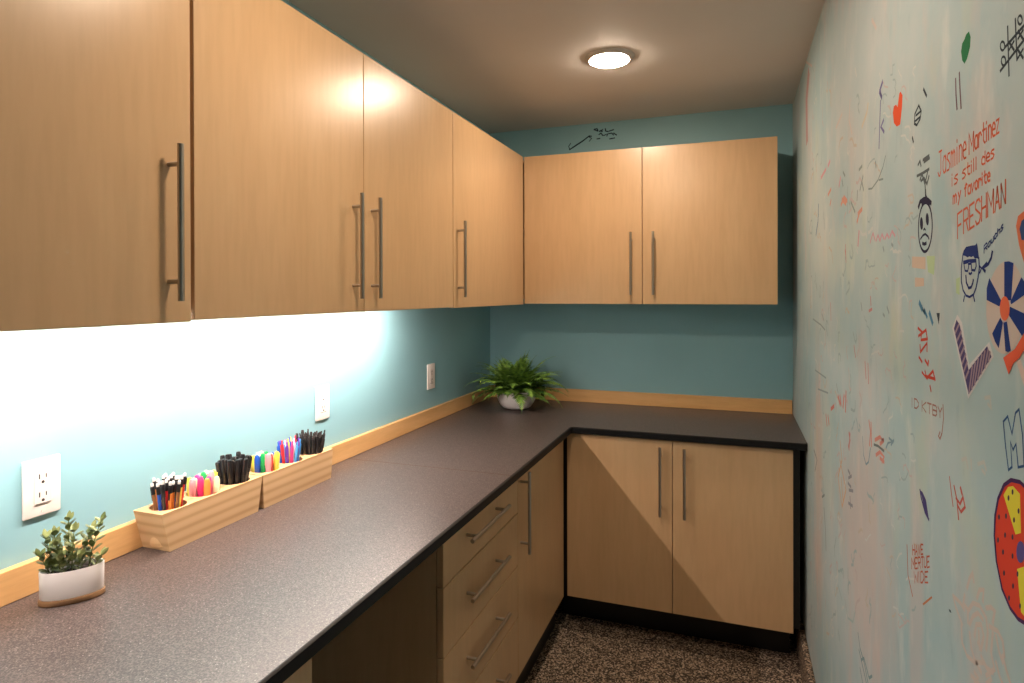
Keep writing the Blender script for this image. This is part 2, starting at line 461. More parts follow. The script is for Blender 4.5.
# ------------------------------------------------------------ wall outlets
def outlet(y0, z0, label):
    w_, h_ = 0.071, 0.114
    t = thing('wall_outlet', label, 'wall outlet', (0, y0 + w_/2, z0))
    yc, zc = y0 + w_/2, z0 + h_/2
    obj('faceplate', bx(BM(), 0.0005, 0.0065, y0, y0 + w_, z0, z0 + h_, 0.0025, 3), M_WHITE, t, True)
    obj('receptacle', bx(BM(), 0.006, 0.0082, yc - 0.0165, yc + 0.0165, zc - 0.033, zc + 0.033, 0.001), M_WHITE2, t)
    bm = BM()
    for s in (-1, 1):
        zz = zc + s * 0.018
        bx(bm, 0.0078, 0.0085, yc - 0.0078, yc - 0.0056, zz - 0.001, zz + 0.009)
        bx(bm, 0.0078, 0.0085, yc + 0.0050, yc + 0.0070, zz, zz + 0.008)
        cyl(bm, (0.0078, yc, zz - 0.0075), (0.0085, yc, zz - 0.0075), 0.0030, seg=12)
    obj('slots', bm, M_SLOT, t)
    for s in (-1, 1):
        bm = cyl(BM(), (0.006, yc, zc + s * 0.048), (0.0073, yc, zc + s * 0.048), 0.0028, seg=14)
        obj('screw', bm, M_WHITE2, t)
    obj('indicator_bar', bx(BM(), 0.0078, 0.0085, yc - 0.014, yc + 0.014, zc - 0.0325, zc - 0.0312), M_SLOT, t)
outlet(0.797, EYE - 0.439, 'white wall outlet above the small potted plant, nearest the viewer')
outlet(1.687, EYE - 0.420, 'white wall outlet just beyond the far pen box, middle of the left wall')
outlet(2.474, EYE - 0.432, 'white wall outlet farthest along the left wall, toward the fern')

# ------------------------------------------------------------ pen boxes
HOLE_R = 0.0385
def pen_box(y0, y1, label, slant0, slant1):
    x0, x1 = 0.0197, 0.1055
    zb, zt = ZC + 0.0006, ZC + 0.0925
    t = thing('wooden_pen_box', label, 'pen holder', ((x0+x1)/2, (y0+y1)/2, ZC))
    bm = BM()
    bot = [(x0, y0 + slant0), (x1 - 0.003, y0 + slant0), (x1 - 0.003, y1 - slant1), (x0, y1 - slant1)]
    tp = [(x0, y0), (x1, y0), (x1, y1), (x0, y1)]
    bv = [bm.verts.new((x, y, zb)) for x, y in bot]
    tv = [bm.verts.new((x, y, zt)) for x, y in tp]
    bm.faces.new(bv[::-1])
    for i in range(4): bm.faces.new((bv[i], bv[(i+1)%4], tv[(i+1)%4], tv[i]))
    es = [bm.edges.get((tv[i], tv[(i+1)%4])) for i in range(4)]
    cs = []
    L = y1 - y0
    for k in range(3):
        cy_ = y0 + L * (0.175 + 0.322 * k)
        cx_ = (x0 + x1) / 2 + 0.001
        cs.append((cx_, cy_))
        n = 32
        a = [bm.verts.new((cx_ + HOLE_R*math.cos(2*math.pi*i/n), cy_ + HOLE_R*math.sin(2*math.pi*i/n), zt)) for i in range(n)]
        b = [bm.verts.new((v.co.x, v.co.y, zb + 0.010)) for v in a]
        for i in range(n):
            j = (i+1) % n
            es.append(bm.edges.new((a[i], a[j])))
            bm.faces.new((a[j], a[i], b[i], b[j]))
        bm.faces.new(b)
    bmesh.ops.triangle_fill(bm, use_beauty=True, use_dissolve=False, edges=es)
    obj('block', bm, M_PINE, t)
    return cs, zb + 0.010, zt
random.seed(7)
c1, zpen, zrim = pen_box(1.018, 1.3285, 'nearer pale pine pen box with three round holes, beside the small potted plant', 0.024, 0.012)
c2, _, _ = pen_box(1.3315, 1.640, 'farther pale pine pen box with three round holes, end to end with the nearer one', 0.008, 0.007)

def pmat(name, col, rough=0.35): return plain(name, col, rough)
INK = {
 'black': (0.012, 0.012, 0.014), 'blue': (0.02, 0.10, 0.52), 'green': (0.02, 0.45, 0.12), 'pink': (0.90, 0.05, 0.25), 'light_pink': (0.92, 0.38, 0.42),
 'red': (0.75, 0.03, 0.04), 'orange': (0.90, 0.30, 0.06), 'yellow': (0.90, 0.72, 0.10), 'purple': (0.14, 0.04, 0.40), 'sky': (0.08, 0.36, 0.75), 'cream': (0.90, 0.84, 0.55),
 'brown': (0.30, 0.13, 0.05), 'white': (0.85, 0.83, 0.80), 'charcoal': (0.035, 0.03, 0.03)}
MI = {k: pmat('ink_' + k, v) for k, v in INK.items()}
protos = {}
def copy_tree(o, parent=None):
    c = o.copy(); COL.objects.link(c); c.parent = parent
    for ch in list(o.children): copy_tree(ch, c)
    return c
def build_pen(kind, colr):
    if kind == 'pencil':
        t = thing('mechanical_pencil', '', 'pencil')
        obj('barrel', lathe(BM(), [(0.0006, 0), (0.0012, 0.003), (0.0036, 0.014), (0.0040, 0.02), (0.0040, 0.112)], 10), MI[colr], t, True, True)
        obj('sleeve', lathe(BM(), [(0.0042, 0.1115), (0.0044, 0.114), (0.0044, 0.128), (0.0034, 0.130)], 10), MI['black'], t, True, True, label='black sleeve')
        obj('clip', bx(BM(), 0.0044, 0.0062, -0.0015, 0.0015, 0.096, 0.127, 0.0004, 1), MI['black'], t, False, True)
        obj('eraser', lathe(BM(), [(0.0032, 0.1302), (0.0034, 0.131), (0.0034, 0.136), (0.0024, 0.138)], 10), MI['white'], t, True, True, label='white eraser tip')
    elif kind == 'highlighter':
        t = thing('highlighter', '', 'highlighter')
        obj('barrel', lathe(BM(), [(0.004, 0), (0.0068, 0.002), (0.0072, 0.012), (0.0074, 0.078)], 14), MI[colr], t, True, True)
        obj('cap', lathe(BM(), [(0.0079, 0.0785), (0.0080, 0.081), (0.0074, 0.108), (0.0050, 0.116), (0.0015, 0.118)], 14), MI[colr], t, True, True)
        obj('clip', bx(BM(), 0.0076, 0.0095, -0.0022, 0.0022, 0.085, 0.112, 0.0005, 1), MI[colr], t, False, True)
    elif kind == 'marker':
        t = thing('marker_pen', '', 'marker')
        obj('barrel', lathe(BM(), [(0.004, 0), (0.0055, 0.002), (0.0058, 0.01), (0.0058, 0.092)], 12), MI[colr], t, True, True)
        obj('cap', lathe(BM(), [(0.0062, 0.0925), (0.0064, 0.095), (0.0060, 0.132), (0.0048, 0.136), (0.001, 0.1365)], 12), MI['black'] if colr == 'charcoal' else MI[colr], t, True, True)
        obj('clip', bx(BM(), 0.0060, 0.0080, -0.002, 0.002, 0.102, 0.134, 0.0005, 1), MI['charcoal'] if colr in ('black', 'charcoal') else MI[colr], t, False, True)
    else:
        t = thing('ballpoint_pen', '', 'pen')
        obj('barrel', lathe(BM(), [(0.0006, 0), (0.0034, 0.012), (0.0042, 0.022), (0.0042, 0.118), (0.0034, 0.124)], 10), MI[colr], t, True, True)
        obj('plunger', lathe(BM(), [(0.0022, 0.124), (0.0022, 0.134), (0.0014, 0.1355)], 10), MI['charcoal'] if colr in ('black', 'charcoal') else MI[colr], t, True, True)
        obj('clip', bx(BM(), 0.0042, 0.0062, -0.0014, 0.0014, 0.090, 0.121, 0.0004, 1), MI['black'] if colr == 'charcoal' else MI[colr], t, False, True)
    return t
CN = {'sky': 'light blue', 'light_pink': 'pale pink', 'charcoal': 'dark grey'}
def fill_hole(c, kind, colours, spacing, place, group, rmax, noun, extra='', lift=0.0):
    # hexagonal packing, fanning out slightly toward the rim
    pts = []
    for i in range(-5, 6):
        for j in range(-5, 6):
            px, py = spacing * (i + 0.5 * j), spacing * 0.866 * j
            if math.hypot(px, py) <= rmax: pts.append((px, py))
    pts.sort(key=lambda p: (math.atan2(p[1], p[0])))
    for n, (px, py) in enumerate(pts):
        colr = colours[n % len(colours)]
        key = (kind, colr)
        if key in protos: t = copy_tree(protos[key])
        else: t = build_pen(kind, colr); protos[key] = t
        k0 = 0.85 if kind == 'highlighter' else 0.60; px += random.uniform(-1, 1) * 0.0012; py += random.uniform(-1, 1) * 0.0012
        b = Vector((c[0] + px * k0, c[1] + py * k0, zpen + 0.001))
        e = Vector((c[0] + px, c[1] + py, zrim - 0.001)) 
        d = (e - b).normalized()
        t.location = b + d * (0.001 + random.uniform(0, 0.012) + lift)
        q = Vector((0, 0, 1)).rotation_difference(d)
        t.rotation_euler = (q.to_matrix() @ Matrix.Rotation(random.uniform(0, 6.28), 3, 'Z')).to_euler()
        cn = CN.get(colr, colr)
        t['label'] = f'{extra}{cn} {noun} in {place}'
        t['group'] = f'{cn} {group}'
fill_hole(c1[0], 'pencil', ['orange', 'brown', 'yellow', 'blue', 'red', 'charcoal', 'orange', 'purple'], 0.0130, 'the nearest hole, nearer pen box', 'mechanical pencils in the nearest hole', 0.0325, 'mechanical pencil', 'white-tipped ')
fill_hole(c1[1], 'highlighter', ['yellow', 'cream', 'light_pink', 'pink', 'orange', 'green', 'pink', 'cream', 'light_pink'], 0.0172, 'the middle hole of the nearer pen box', 'highlighters in the nearer box', 0.0300, 'highlighter', '', 0.0)
fill_hole(c1[2], 'marker', ['black', 'charcoal', 'black'], 0.0155, 'the far hole of the nearer pen box', 'markers in the nearer box', 0.0320, 'marker', '')
fill_hole(c2[0], 'highlighter', ['yellow', 'cream', 'blue', 'green', 'light_pink', 'pink', 'red'], 0.0168, 'the near hole of the farther pen box', 'highlighters in the farther box', 0.0295, 'highlighter', '')
fill_hole(c2[1], 'ballpoint', ['purple', 'blue', 'sky', 'red', 'yellow', 'purple', 'pink', 'blue', 'white', 'sky'], 0.0125, 'the middle hole of the farther pen box', 'pens in the farther box', 0.0325, 'pen', '')
fill_hole(c2[2], 'ballpoint', ['black', 'charcoal', 'black', 'black', 'charcoal'], 0.0122, 'the far hole of the farther pen box', 'pens in the farther box', 0.0325, 'pen', '')

# where two or three look alike, say which
by = {}
for o in COL.objects:
    if o.get('category') in ('pencil', 'pen', 'marker', 'highlighter'): by.setdefault(o['label'], []).append(o)
for lab, os_ in by.items():
    if len(os_) in (2, 3):
        os_.sort(key=lambda o: o.location.x)
        words = ['nearer the wall', 'nearer the room'] if len(os_) == 2 else ['nearest the wall', 'midway from the wall', 'nearest the room']
        for o, wd in zip(os_, words): o['label'] = lab + ', ' + wd

# ------------------------------------------------------------ small potted plant
def leafmat(name, c1, c2, rough=0.45):
    m, nt, b = newmat(name)
    n = noise(nt, coords(nt), 45, 2)
    nt.links.new(ramp(nt, n, [(0.35, c1), (0.65, c2)]), b.inputs['Base Color'])
    b.inputs['Roughness'].default_value = rough
    return m
M_LEAF = leafmat('succulent_leaf', (0.10, 0.15, 0.045), (0.34, 0.38, 0.16))
M_FERN = leafmat('fern_leaf', (0.03, 0.10, 0.018), (0.22, 0.38, 0.06))
M_STEM = plain('green_stem', (0.16, 0.17, 0.06), 0.6)
M_SOIL = plain('potting_soil', (0.035, 0.025, 0.018), 0.95)
M_POT = plain('white_ceramic', (0.80, 0.76, 0.75), 0.35)
def leaf(bm, p, d, up, L, W, bend=0.15):
    """pointed oval leaf, folded at the midrib, with thickness"""
    d = d.normalized(); s = d.cross(up)
    if s.length < 1e-4: s = d.cross(Vector((1, 0, 0)))
    s.normalize(); n = s.cross(d).normalized()
    prof = [(0.0, 0.05), (0.2, 0.62), (0.45, 1.0), (0.7, 0.82), (0.9, 0.4), (1.0, 0.02)]
    for side, th in ((0, 0.0009), (1, -0.0009)):
        rows = []
        for t_, w_ in prof:
            c = p + d * (L * t_) + n * (L * bend * (t_ ** 2) * 0.8 + th)
            rows.append([bm.verts.new(c - s * (W * w_ / 2) + n * (W * w_ * 0.12)), bm.verts.new(c), bm.verts.new(c + s * (W * w_ / 2) + n * (W * w_ * 0.12))])
        for a, b in zip(rows, rows[1:]):
            for i in (0, 1):
                bm.faces.new((a[i], a[i+1], b[i+1], b[i]))
def tube(bm, pts, r0, r1, seg=6):
    rings = []
    for i, p in enumerate(pts):
        d = (pts[min(i+1, len(pts)-1)] - pts[max(i-1, 0)]).normalized()
        a = d.cross(Vector((0.3, 0.9, 0.1))).normalized(); b = d.cross(a)
        r = r0 + (r1 - r0) * i / (len(pts) - 1)
        rings.append([bm.verts.new(p + a * (r*math.cos(6.2832*k/seg)) + b * (r*math.sin(6.2832*k/seg))) for k in range(seg)])
    for A, B in zip(rings, rings[1:]):
        for k in range(seg):
            bm.faces.new((A[k], A[(k+1)%seg], B[(k+1)%seg], B[k]))
    bm.faces.new(rings[0]); bm.faces.new(rings[-1])
pa = math.radians(51)
P = thing('potted_plant', 'small leafy plant in an oval white pot with a wooden base, on the worktop', 'potted plant', (0.110, 0.819, ZC), rot=(0, 0, pa))
A_, B_ = 0.0515, 0.0265
def olathe(prof, seg=48): return lathe(BM(), [(r, z) for r, z in prof], seg, A_, B_)
obj('wooden_base', olathe([(0.99, 0.0006), (1.03, 0.002), (1.03, 0.010), (1.0, 0.0115)]), M_WOODBASE, P, True, True, label='brown wooden base')
obj('pot', olathe([(0.97, 0.0118), (0.985, 0.013), (1.0, 0.062), (0.985, 0.0635), (0.94, 0.0625), (0.93, 0.052)]), M_POT, P, True, True)
obj('soil', olathe([(0.90, 0.050), (0.925, 0.0535), (0.5, 0.056), (0.02, 0.057)]), M_SOIL, P, True, True)
random.seed(11)
# stem roots and tips in the pot's own frame (x along the long axis)
stems = [(-0.030, 0.004, -0.042, 0.012, 0.066, 7), (-0.018, -0.006, -0.026, -0.010, 0.076, 8), (-0.006, 0.006, -0.006, 0.010, 0.094, 10), (0.000, -0.008, 0.004, -0.012, 0.078, 8),
         (0.014, 0.004, 0.030, 0.010, 0.070, 7), (0.026, -0.002, 0.046, -0.002, 0.086, 9), (-0.034, -0.004, -0.048, -0.010, 0.040, 5), (0.010, -0.008, 0.014, -0.018, 0.030, 4),
         (-0.012, -0.010, -0.016, -0.020, 0.034, 4), (0.036, -0.004, 0.046, -0.010, 0.022, 3), (-0.024, 0.010, -0.030, 0.022, 0.045, 5)]
for (x, y, tx, ty, h, n) in stems:
    bm = BM()
    pts = []
    for k in range(7):
        f = k / 6
        pts.append(Vector((x + (tx - x) * f ** 1.4, y + (ty - y) * f ** 1.4, 0.054 + h * f)))
    tube(bm, pts, 0.0014, 0.0008)
    for i in range(n * 2):
        f = 0.15 + 0.85 * (i // 2) / max(1, n - 1)
        k = min(5, int(f * 6)); fr = f * 6 - k
        p = pts[k].lerp(pts[min(6, k+1)], fr)
        a = (i % 2) * math.pi + (i // 2) * 1.57 + random.uniform(-0.4, 0.4)
        el = random.uniform(0.35, 0.9)
        d = Vector((math.cos(a) * math.cos(el), math.sin(a) * math.cos(el), math.sin(el)))
        leaf(bm, p, d, Vector((0, 0, 1)), random.uniform(0.019, 0.026) * (1 - 0.3 * f), random.uniform(0.009, 0.012), 0.1)
    leaf(bm, pts[-1], pts[-1] - pts[-2] + Vector((0.001, 0, 0)), Vector((0, 1, 0)), 0.019, 0.008)
    leaf(bm, pts[-1], Vector((0.5, 0.3, 1)), Vector((0, 1, 0)), 0.017, 0.008)
    obj('leafy_stem', bm, M_LEAF, P, True, True)

# ------------------------------------------------------------ fern in a bowl
FX, FY = 0.263, 2.945
P = thing('potted_fern', 'bushy green fern in a low white bowl in the corner of the worktop', 'potted plant', (FX, FY, ZC))
prof = [(0.045, 0.0006), (0.055, 0.003)]
for k in range(9):
    a = k / 8
    r = 0.055 + 0.048 * math.sin(a * math.pi / 2)
    z = 0.003 + 0.085 * (1 - math.cos(a * math.pi / 2)) ** 0.85
    prof.append((r, z))
    if k in (3, 5): prof.append((r + 0.0012, z + 0.004))
prof += [(0.105, 0.092), (0.102, 0.094), (0.097, 0.091), (0.092, 0.075)]
obj('bowl', lathe(BM(), prof, 48), M_POT, P, True, True)
obj('soil', lathe(BM(), [(0.090, 0.072), (0.093, 0.078), (0.05, 0.082), (0.002, 0.084)], 32), M_SOIL, P, True, True)
random.seed(5)
def frond(az, L, el0, droop, width):
    bm = BM()
    p = Vector((0.03 * math.cos(az), 0.03 * math.sin(az), 0.080))
    n = 22; pts = [p.copy()]; dirs = []
    el = el0
    az2 = az
    for i in range(n):
        d = Vector((math.cos(az2) * math.cos(el), math.sin(az2) * math.cos(el), math.sin(el)))
        p = p + d * (L / n)
        # stay in the corner: clear of the walls, the cabinets and the worktop
        if p.y > (YB - FY) - 0.03: p.y = (YB - FY) - 0.03
        if p.x < -FX + 0.035: p.x = -FX + 0.035
        if p.z < 0.012: p.z = 0.012
        pts.append(p.copy()); dirs.append(d)
        el -= droop / n * (0.6 + 0.8 * i / n)
        az2 += random.uniform(-0.03, 0.03)
    tube(bm, pts, 0.0016, 0.0006, 5)
    for i in range(3, n + 1):
        f = i / n
        wl = width * (math.sin(math.pi * min(1, 0.15 + f * 0.92)) ** 0.7) * (1.05 - 0.75 * f)
        d = (pts[i] - pts[i-1]).normalized() if (pts[i] - pts[i-1]).length > 1e-5 else dirs[i-1]
        s = d.cross(Vector((0, 0, 1)))
        if s.length < 0.05: s = Vector((-math.sin(az), math.cos(az), 0))
        s.normalize(); up = s.cross(d)
        for sg in (-1, 1):
            dd = (s * sg * 0.85 + d * 0.55 - up * random.uniform(0.0, 0.3)).normalized()
            q = pts[i]
            # pinna: a toothed narrow leaflet
            m = 5
            prev = None
            for k in range(m + 1):
                g = k / m
                c = q + dd * (wl * g) - Vector((0, 0, 1)) * (0.10 * wl * g * g)
                if c.y > (YB - FY) - 0.022: c.y = (YB - FY) - 0.022
                if c.x < -FX + 0.022: c.x = -FX + 0.022
                if c.z < 0.004: c.z = 0.004
                hw = 0.0070 * (1 - g * 0.85) * (1.25 if k % 2 else 0.8) * (0.6 + wl / 0.05 * 0.5)
                sd = dd.cross(up).normalized()
                cur = (bm.verts.new(c + sd * hw), bm.verts.new(c - sd * hw))
                if prev: bm.faces.new((prev[0], prev[1], cur[1], cur[0]))
                prev = cur
    me_o = obj('frond', bm, M_FERN, P, False, True)
    return me_o
k = 0
for ring, (cnt, L, el0, dr, wd) in enumerate(((13, 0.205, 1.40, 0.7, 0.062), (19, 0.25, 1.12, 1.3, 0.070), (21, 0.262, 0.80, 1.55, 0.070), (20, 0.245, 0.45, 1.45, 0.062), (16, 0.15, 0.75, 1.9, 0.05))):
    for i in range(cnt):
        az = 2 * math.pi * (i + 0.5 * (ring % 2) + random.uniform(-0.25, 0.25)) / cnt
        frond(az, L * random.uniform(0.85, 1.12), el0 + random.uniform(-0.22, 0.22), dr * random.uniform(0.7, 1.25), wd * random.uniform(0.85, 1.1))

# ------------------------------------------------------------ drawings and writing on the walls
def on_plane(u, v, axis, val):
    """where the sight line of photo point (u, v) meets the plane axis = val"""
    d = RM @ Vector(((u - CXP) / F, -(v - CYP) / F, -1))
    t_ = (val - cam.location[axis]) / d[axis]
    return Vector(cam.location) + d * t_
class Drawing:
    """marker lines and filled shapes lying on a wall"""
    n = 0
    def __init__(s, name, label, colr, axis=0, val=XR, parent=None, rough=0.5, layer=1):
        s.name, s.label, s.axis, s.val = name, label, axis, val
        s.bm = BM(); s.parent = parent or wall_right
        Drawing.n += 1
        s.eps = 0.00014 * layer + 0.000004 * (Drawing.n % 17)
        s.mat = colr if not isinstance(colr, tuple) else plain('marker_' + name, colr, rough)
    k = 0
    def P(s, u, v): return on_plane(u, v, s.axis, s.val - s.eps - (s.k % 8) * 0.000008)
    def line(s, px, w=0.004, closed=False):
        s.k += 1
        raw = [s.P(u, v) for u, v in px]
        pts = [raw[0]]
        for p in raw[1:]:
            if (p - pts[-1]).length > 1e-5: pts.append(p)
        if closed and (pts[0] - pts[-1]).length < 1e-5: pts.pop()
        n = len(pts)
        if n < 2: return s
        nrm = Vector((1, 0, 0)) if s.axis == 0 else Vector((0, 1, 0))
        seg = [(pts[(i+1) % n] - pts[i]).normalized() for i in range(n if closed else n - 1)]
        L, R_ = [], []
        for i in range(n):
            a = seg[i-1] if (closed or i > 0) else seg[0]
            b = seg[i % len(seg)] if (closed or i < n - 1) else seg[-1]
            qa, qb = a.cross(nrm), b.cross(nrm)
            q = qa + qb
            if q.length < 0.5: q = qb
            q = q.normalized()
            m = min(1.6, 1 / max(0.4, q.dot(qb)))
            p = pts[i]
            if not closed and i == 0: p = p - b * (w * 0.35)
            if not closed and i == n - 1: p = p + a * (w * 0.35)
            L.append(s.bm.verts.new(p + q * (w / 2 * m))); R_.append(s.bm.verts.new(p - q * (w / 2 * m)))
        for i in range(n if closed else n - 1):
            j = (i + 1) % n
            s.bm.faces.new((L[i], L[j], R_[j], R_[i]))
        return s
    def poly(s, px):
        s.k += 1
        pts = [s.P(u, v) for u, v in px]
        vs = [s.bm.verts.new(p) for p in pts]
        for tri in tessellate_polygon([pts]):
            s.bm.faces.new([vs[i] for i in tri])
        return s
    def ell(s, cx, cy, rx, ry, fill=True, w=0.004, n=24, a0=0, a1=360, tilt=0):
        full = (a1 - a0) >= 360
        m = n if full else n + 1
        pts = []
        for i in range(m):
            a = math.radians(a0 + (a1 - a0) * i / n)
            x, y = rx * math.cos(a), ry * math.sin(a)
            pts.append((cx + x + tilt * y, cy + y))
        return s.poly(pts) if fill else s.line(pts, w, full)
    def text(s, txt, p0, p1, h, w=0.004, slant=0.0, wob=0.0):
        tot = sum(GL.get(c, GL[' '])[0] + 1.2 for c in txt) - 1.2
        ux, uy = (p1[0] - p0[0]) / tot, (p1[1] - p0[1]) / tot
        x = 0
        for c in txt:
            wd, strokes = GL.get(c, GL[' '])
            for st in strokes:
                s.line([(p0[0] + ux * (x + a) + slant * b, p0[1] + uy * (x + a) - h * b / 6 + random.uniform(-wob, wob)) for a, b in st], w)
            x += wd + 1.2
        return s
    def done(s):
        o = obj(s.name, s.bm, s.mat, s.parent)
        # normals face into the room
        for p in o.data.polygons:
            if p.normal[s.axis] > 0: p.flip()
        o['label'] = s.label
        pb = s.mat.node_tree.nodes['Principled BSDF']
        pb.inputs['Roughness'].default_value = 0.8; pb.inputs['Specular IOR Level'].default_value = 0.08
        return o
def G(wd, *st): return (wd, [[(float(p[0]), float(p[1:])) for p in q.split()] for q in st])
GL = {
 ' ': (2, []),
 'A': G(4, '00 26 40', '12 32'), 'B': G(4, '00 06 36 45 43 03', '33 42 41 30 00'), 'C': G(4, '45 36 16 05 01 10 30 41'), 'D': G(4, '00 06 26 44 42 20 00'),
 'E': G(4, '46 06 00 40', '03 33'), 'F': G(4, '46 06 00', '03 33'), 'H': G(4, '00 06', '40 46', '03 43'), 'I': G(1, '00 06'), 'J': G(4, '16 46', '36 31 20 10 01'),
 'K': G(4, '00 06', '46 03 40'), 'M': G(5, '00 06 32 56 50'), 'N': G(4, '00 06 40 46'), 'O': G(4, '10 01 05 16 36 45 41 30 10'), 'R': G(4, '00 06 36 45 43 03', '23 40'),
 'S': G(4, '45 36 16 05 04 42 41 30 10 01'), 'T': G(4, '20 26', '06 46'), 'U': G(4, '06 01 10 30 41 46'), 'W': G(5, '06 10 24 40 56'), 'Y': G(4, '06 23 46', '23 20'), 'Z': G(4, '06 46 00 40'),
 'V': G(4, '06 20 46'), 'X': G(4, '00 46', '06 40'),
 'a': G(3, '33 24 14 03 01 10 20 31', '34 30'), 'd': G(3, '33 14 03 01 10 30', '36 30'), 'e': G(3, '02 32 33 24 14 03 01 10 30'), 'f': G(3, '35 26 15 10', '04 24'),
 'c': G(3, '33 24 14 03 01 10 20 31'), 'h': G(3, '06 00', '03 14 24 33 30'), 'u': G(3, '04 01 10 20 31', '34 30'),
 'i': G(1, '04 00', '05.4 05.8'), 'l': G(1, '06 00'), 'm': G(5, '04 00', '03 14 23 20', '23 34 43 40'), 'n': G(3, '04 00', '03 14 24 33 30'), 'o': G(3, '10 01 03 14 24 33 31 20 10'),
 'r': G(3, '04 00', '02 14 24 33'), 's': G(3, '34 14 03 22 31 20 00'), 't': G(3, '16 11 20 30', '04 34'), 'v': G(3, '04 10 34'), 'y': G(3, '04 12', '34 0-2'), 'z': G(3, '04 34 00 30'),
 '5': G(3, '36 06 04 24 32 10 00'), '3': G(3, '06 36 13 32 30 00')}
RED = (0.62, 0.10, 0.04); ORG = (0.56, 0.13, 0.07); NAVY = (0.015, 0.03, 0.14); INKB = (0.03, 0.045, 0.06)
PALE = (0.72, 0.58, 0.52); PINKM = (0.62, 0.20, 0.24)
SK = lambda x, y, s, pts: [(x + a / s, y + b / s) for a, b in pts]
random.seed(3)

D1 = Drawing('red_handwriting', 'orange-red handwriting in four lines ending FRESHMAN', plain('orange_red_marker', ORG, 0.5))
D1.text('Jasmine', (938, 177), (966, 157), 24, 0.0028, 0.0, 0.4)
D1.text('Martinez', (969, 154), (999, 132), 20, 0.0028, 0.0, 0.3)
D1.text('is still des', (952, 186), (994, 157), 12, 0.0025, 0.0, 0.3)
D1.text('my favorite', (953, 204), (990, 180), 12, 0.003, 0.0, 0.3)
D1.text('FRESHMAN', (957.5, 238), (1005.5, 204), 24, 0.003, 0.0, 0.4)
D1.done()
D1 = Drawing('noughts_and_crosses', 'black noughts and crosses grid drawn at the top right', plain('black_marker', INKB, 0.5))
D1.line([(1007.6, 26.5), (1009, 75.6)], 0.003).line([(1015.3, 19), (1017, 60)], 0.003).line([(1000.3, 71), (1030, 32)], 0.0035).line([(1004.4, 48), (1034, 14)], 0.0035)
for x, y in ((1020, 20), (1002.5, 46), (1003.5, 61)): D1.ell(x, y, 2.2, 4.5, False, 0.0025, 12)
for x, y in ((1020.5, 35), (1020.5, 54), (1011.5, 46)): D1.line([(x - 2.5, y - 4), (x + 2.5, y + 4)], 0.003).line([(x + 2.5, y - 5), (x - 2.5, y + 4)], 0.003)
D1.done()
Drawing('leaf_drawing', 'solid green pointed leaf shape near the top', (0.02, 0.16, 0.065)).poly(SK(940, 0, 6.214, [(180, 195), (190, 230), (187, 290), (168, 365), (152, 396), (138, 375), (131, 320), (138, 270), (152, 245), (162, 215)])).done()
Drawing('heart_drawing', 'small solid red-orange heart', (0.66, 0.085, 0.03)).poly(SK(795, 60, 6.829, [(720, 215), (734, 240), (730, 330), (718, 440), (695, 455), (675, 430), (668, 360), (675, 315), (690, 305), (701, 322), (706, 280), (712, 230)])).done()
d = Drawing('shell_drawing', 'small black outlined oval with stripes', plain('black_marker_2', INKB, 0.5))
d.line(SK(795, 60, 6.829, [(815, 435), (818, 370), (845, 310), (862, 350), (855, 400), (832, 445)]), 0.004, True)
d.line(SK(795, 60, 6.829, [(825, 380), (858, 350)]), 0.0035).line(SK(795, 60, 6.829, [(818, 420), (858, 385)]), 0.0035)
d.line(SK(795, 60, 6.829, [(878, 200), (898, 245)]), 0.005).line(SK(795, 60, 6.829, [(802, 530), (808, 560)]), 0.005)
d.done()
d = Drawing('tally_marks', 'two thin dark upright marks', (0.16, 0.10, 0.13))
d.line([(955.6, 79), (956, 95), (957, 109)], 0.004).line([(959.3, 73), (960, 90), (961, 108)], 0.004).done()
d = Drawing('violet_script', 'thin violet upright script beside the heart', (0.16, 0.15, 0.32))
d.line([(882.5, 82), (880, 90), (882, 98), (879.5, 92)], 0.009).line([(880.5, 101), (879.5, 130), (879, 148)], 0.006).line([(883.5, 120), (881, 127), (884, 132)], 0.007).done()

# sad face with dark eyes
d = Drawing('sad_face_drawing', 'long oval sad face with hollow black eyes drawn in black', plain('black_marker_3', (0.02, 0.02, 0.05), 0.5))
d.ell(925.3, 227.2, 6.9, 24.5, False, 0.0045, 36, tilt=-0.02)
d.ell(921.5, 223.5, 1.5, 6.4, tilt=0.03).ell(927.3, 219.2, 1.5, 6.2, tilt=0.03)
d.line([(918.5, 207), (920, 202), (924, 199), (928, 200), (931, 203)], 0.007).line([(922, 204), (926, 197), (929.5, 204)], 0.006)
d.line([(923.5, 230), (924.3, 228.5), (925.4, 230)], 0.003).line([(920.5, 239), (922.8, 235.5), (925.3, 234), (928, 236.5), (929, 239)], 0.0035)
d.line([(922.5, 243.3), (924.3, 244.2), (926.2, 243.2)], 0.005).line([(925.5, 191), (925.8, 198)], 0.006)
d.done()
d = Drawing('black_scribble', 'grey scribbled words above the sad face', (0.09, 0.11, 0.12))
for pts in ([(918, 165), (920, 161), (921, 166)], [(923, 160), (929, 155.5)], [(924, 162), (929.5, 158)], [(917, 176), (923, 173), (929, 169)], [(920, 180), (922, 174), (925, 184), (928, 170)], [(921, 181), (924, 178), (927, 184), (929, 176)], [(925, 184), (925.5, 193)]):
    d.line(pts, 0.0045)
d.done()

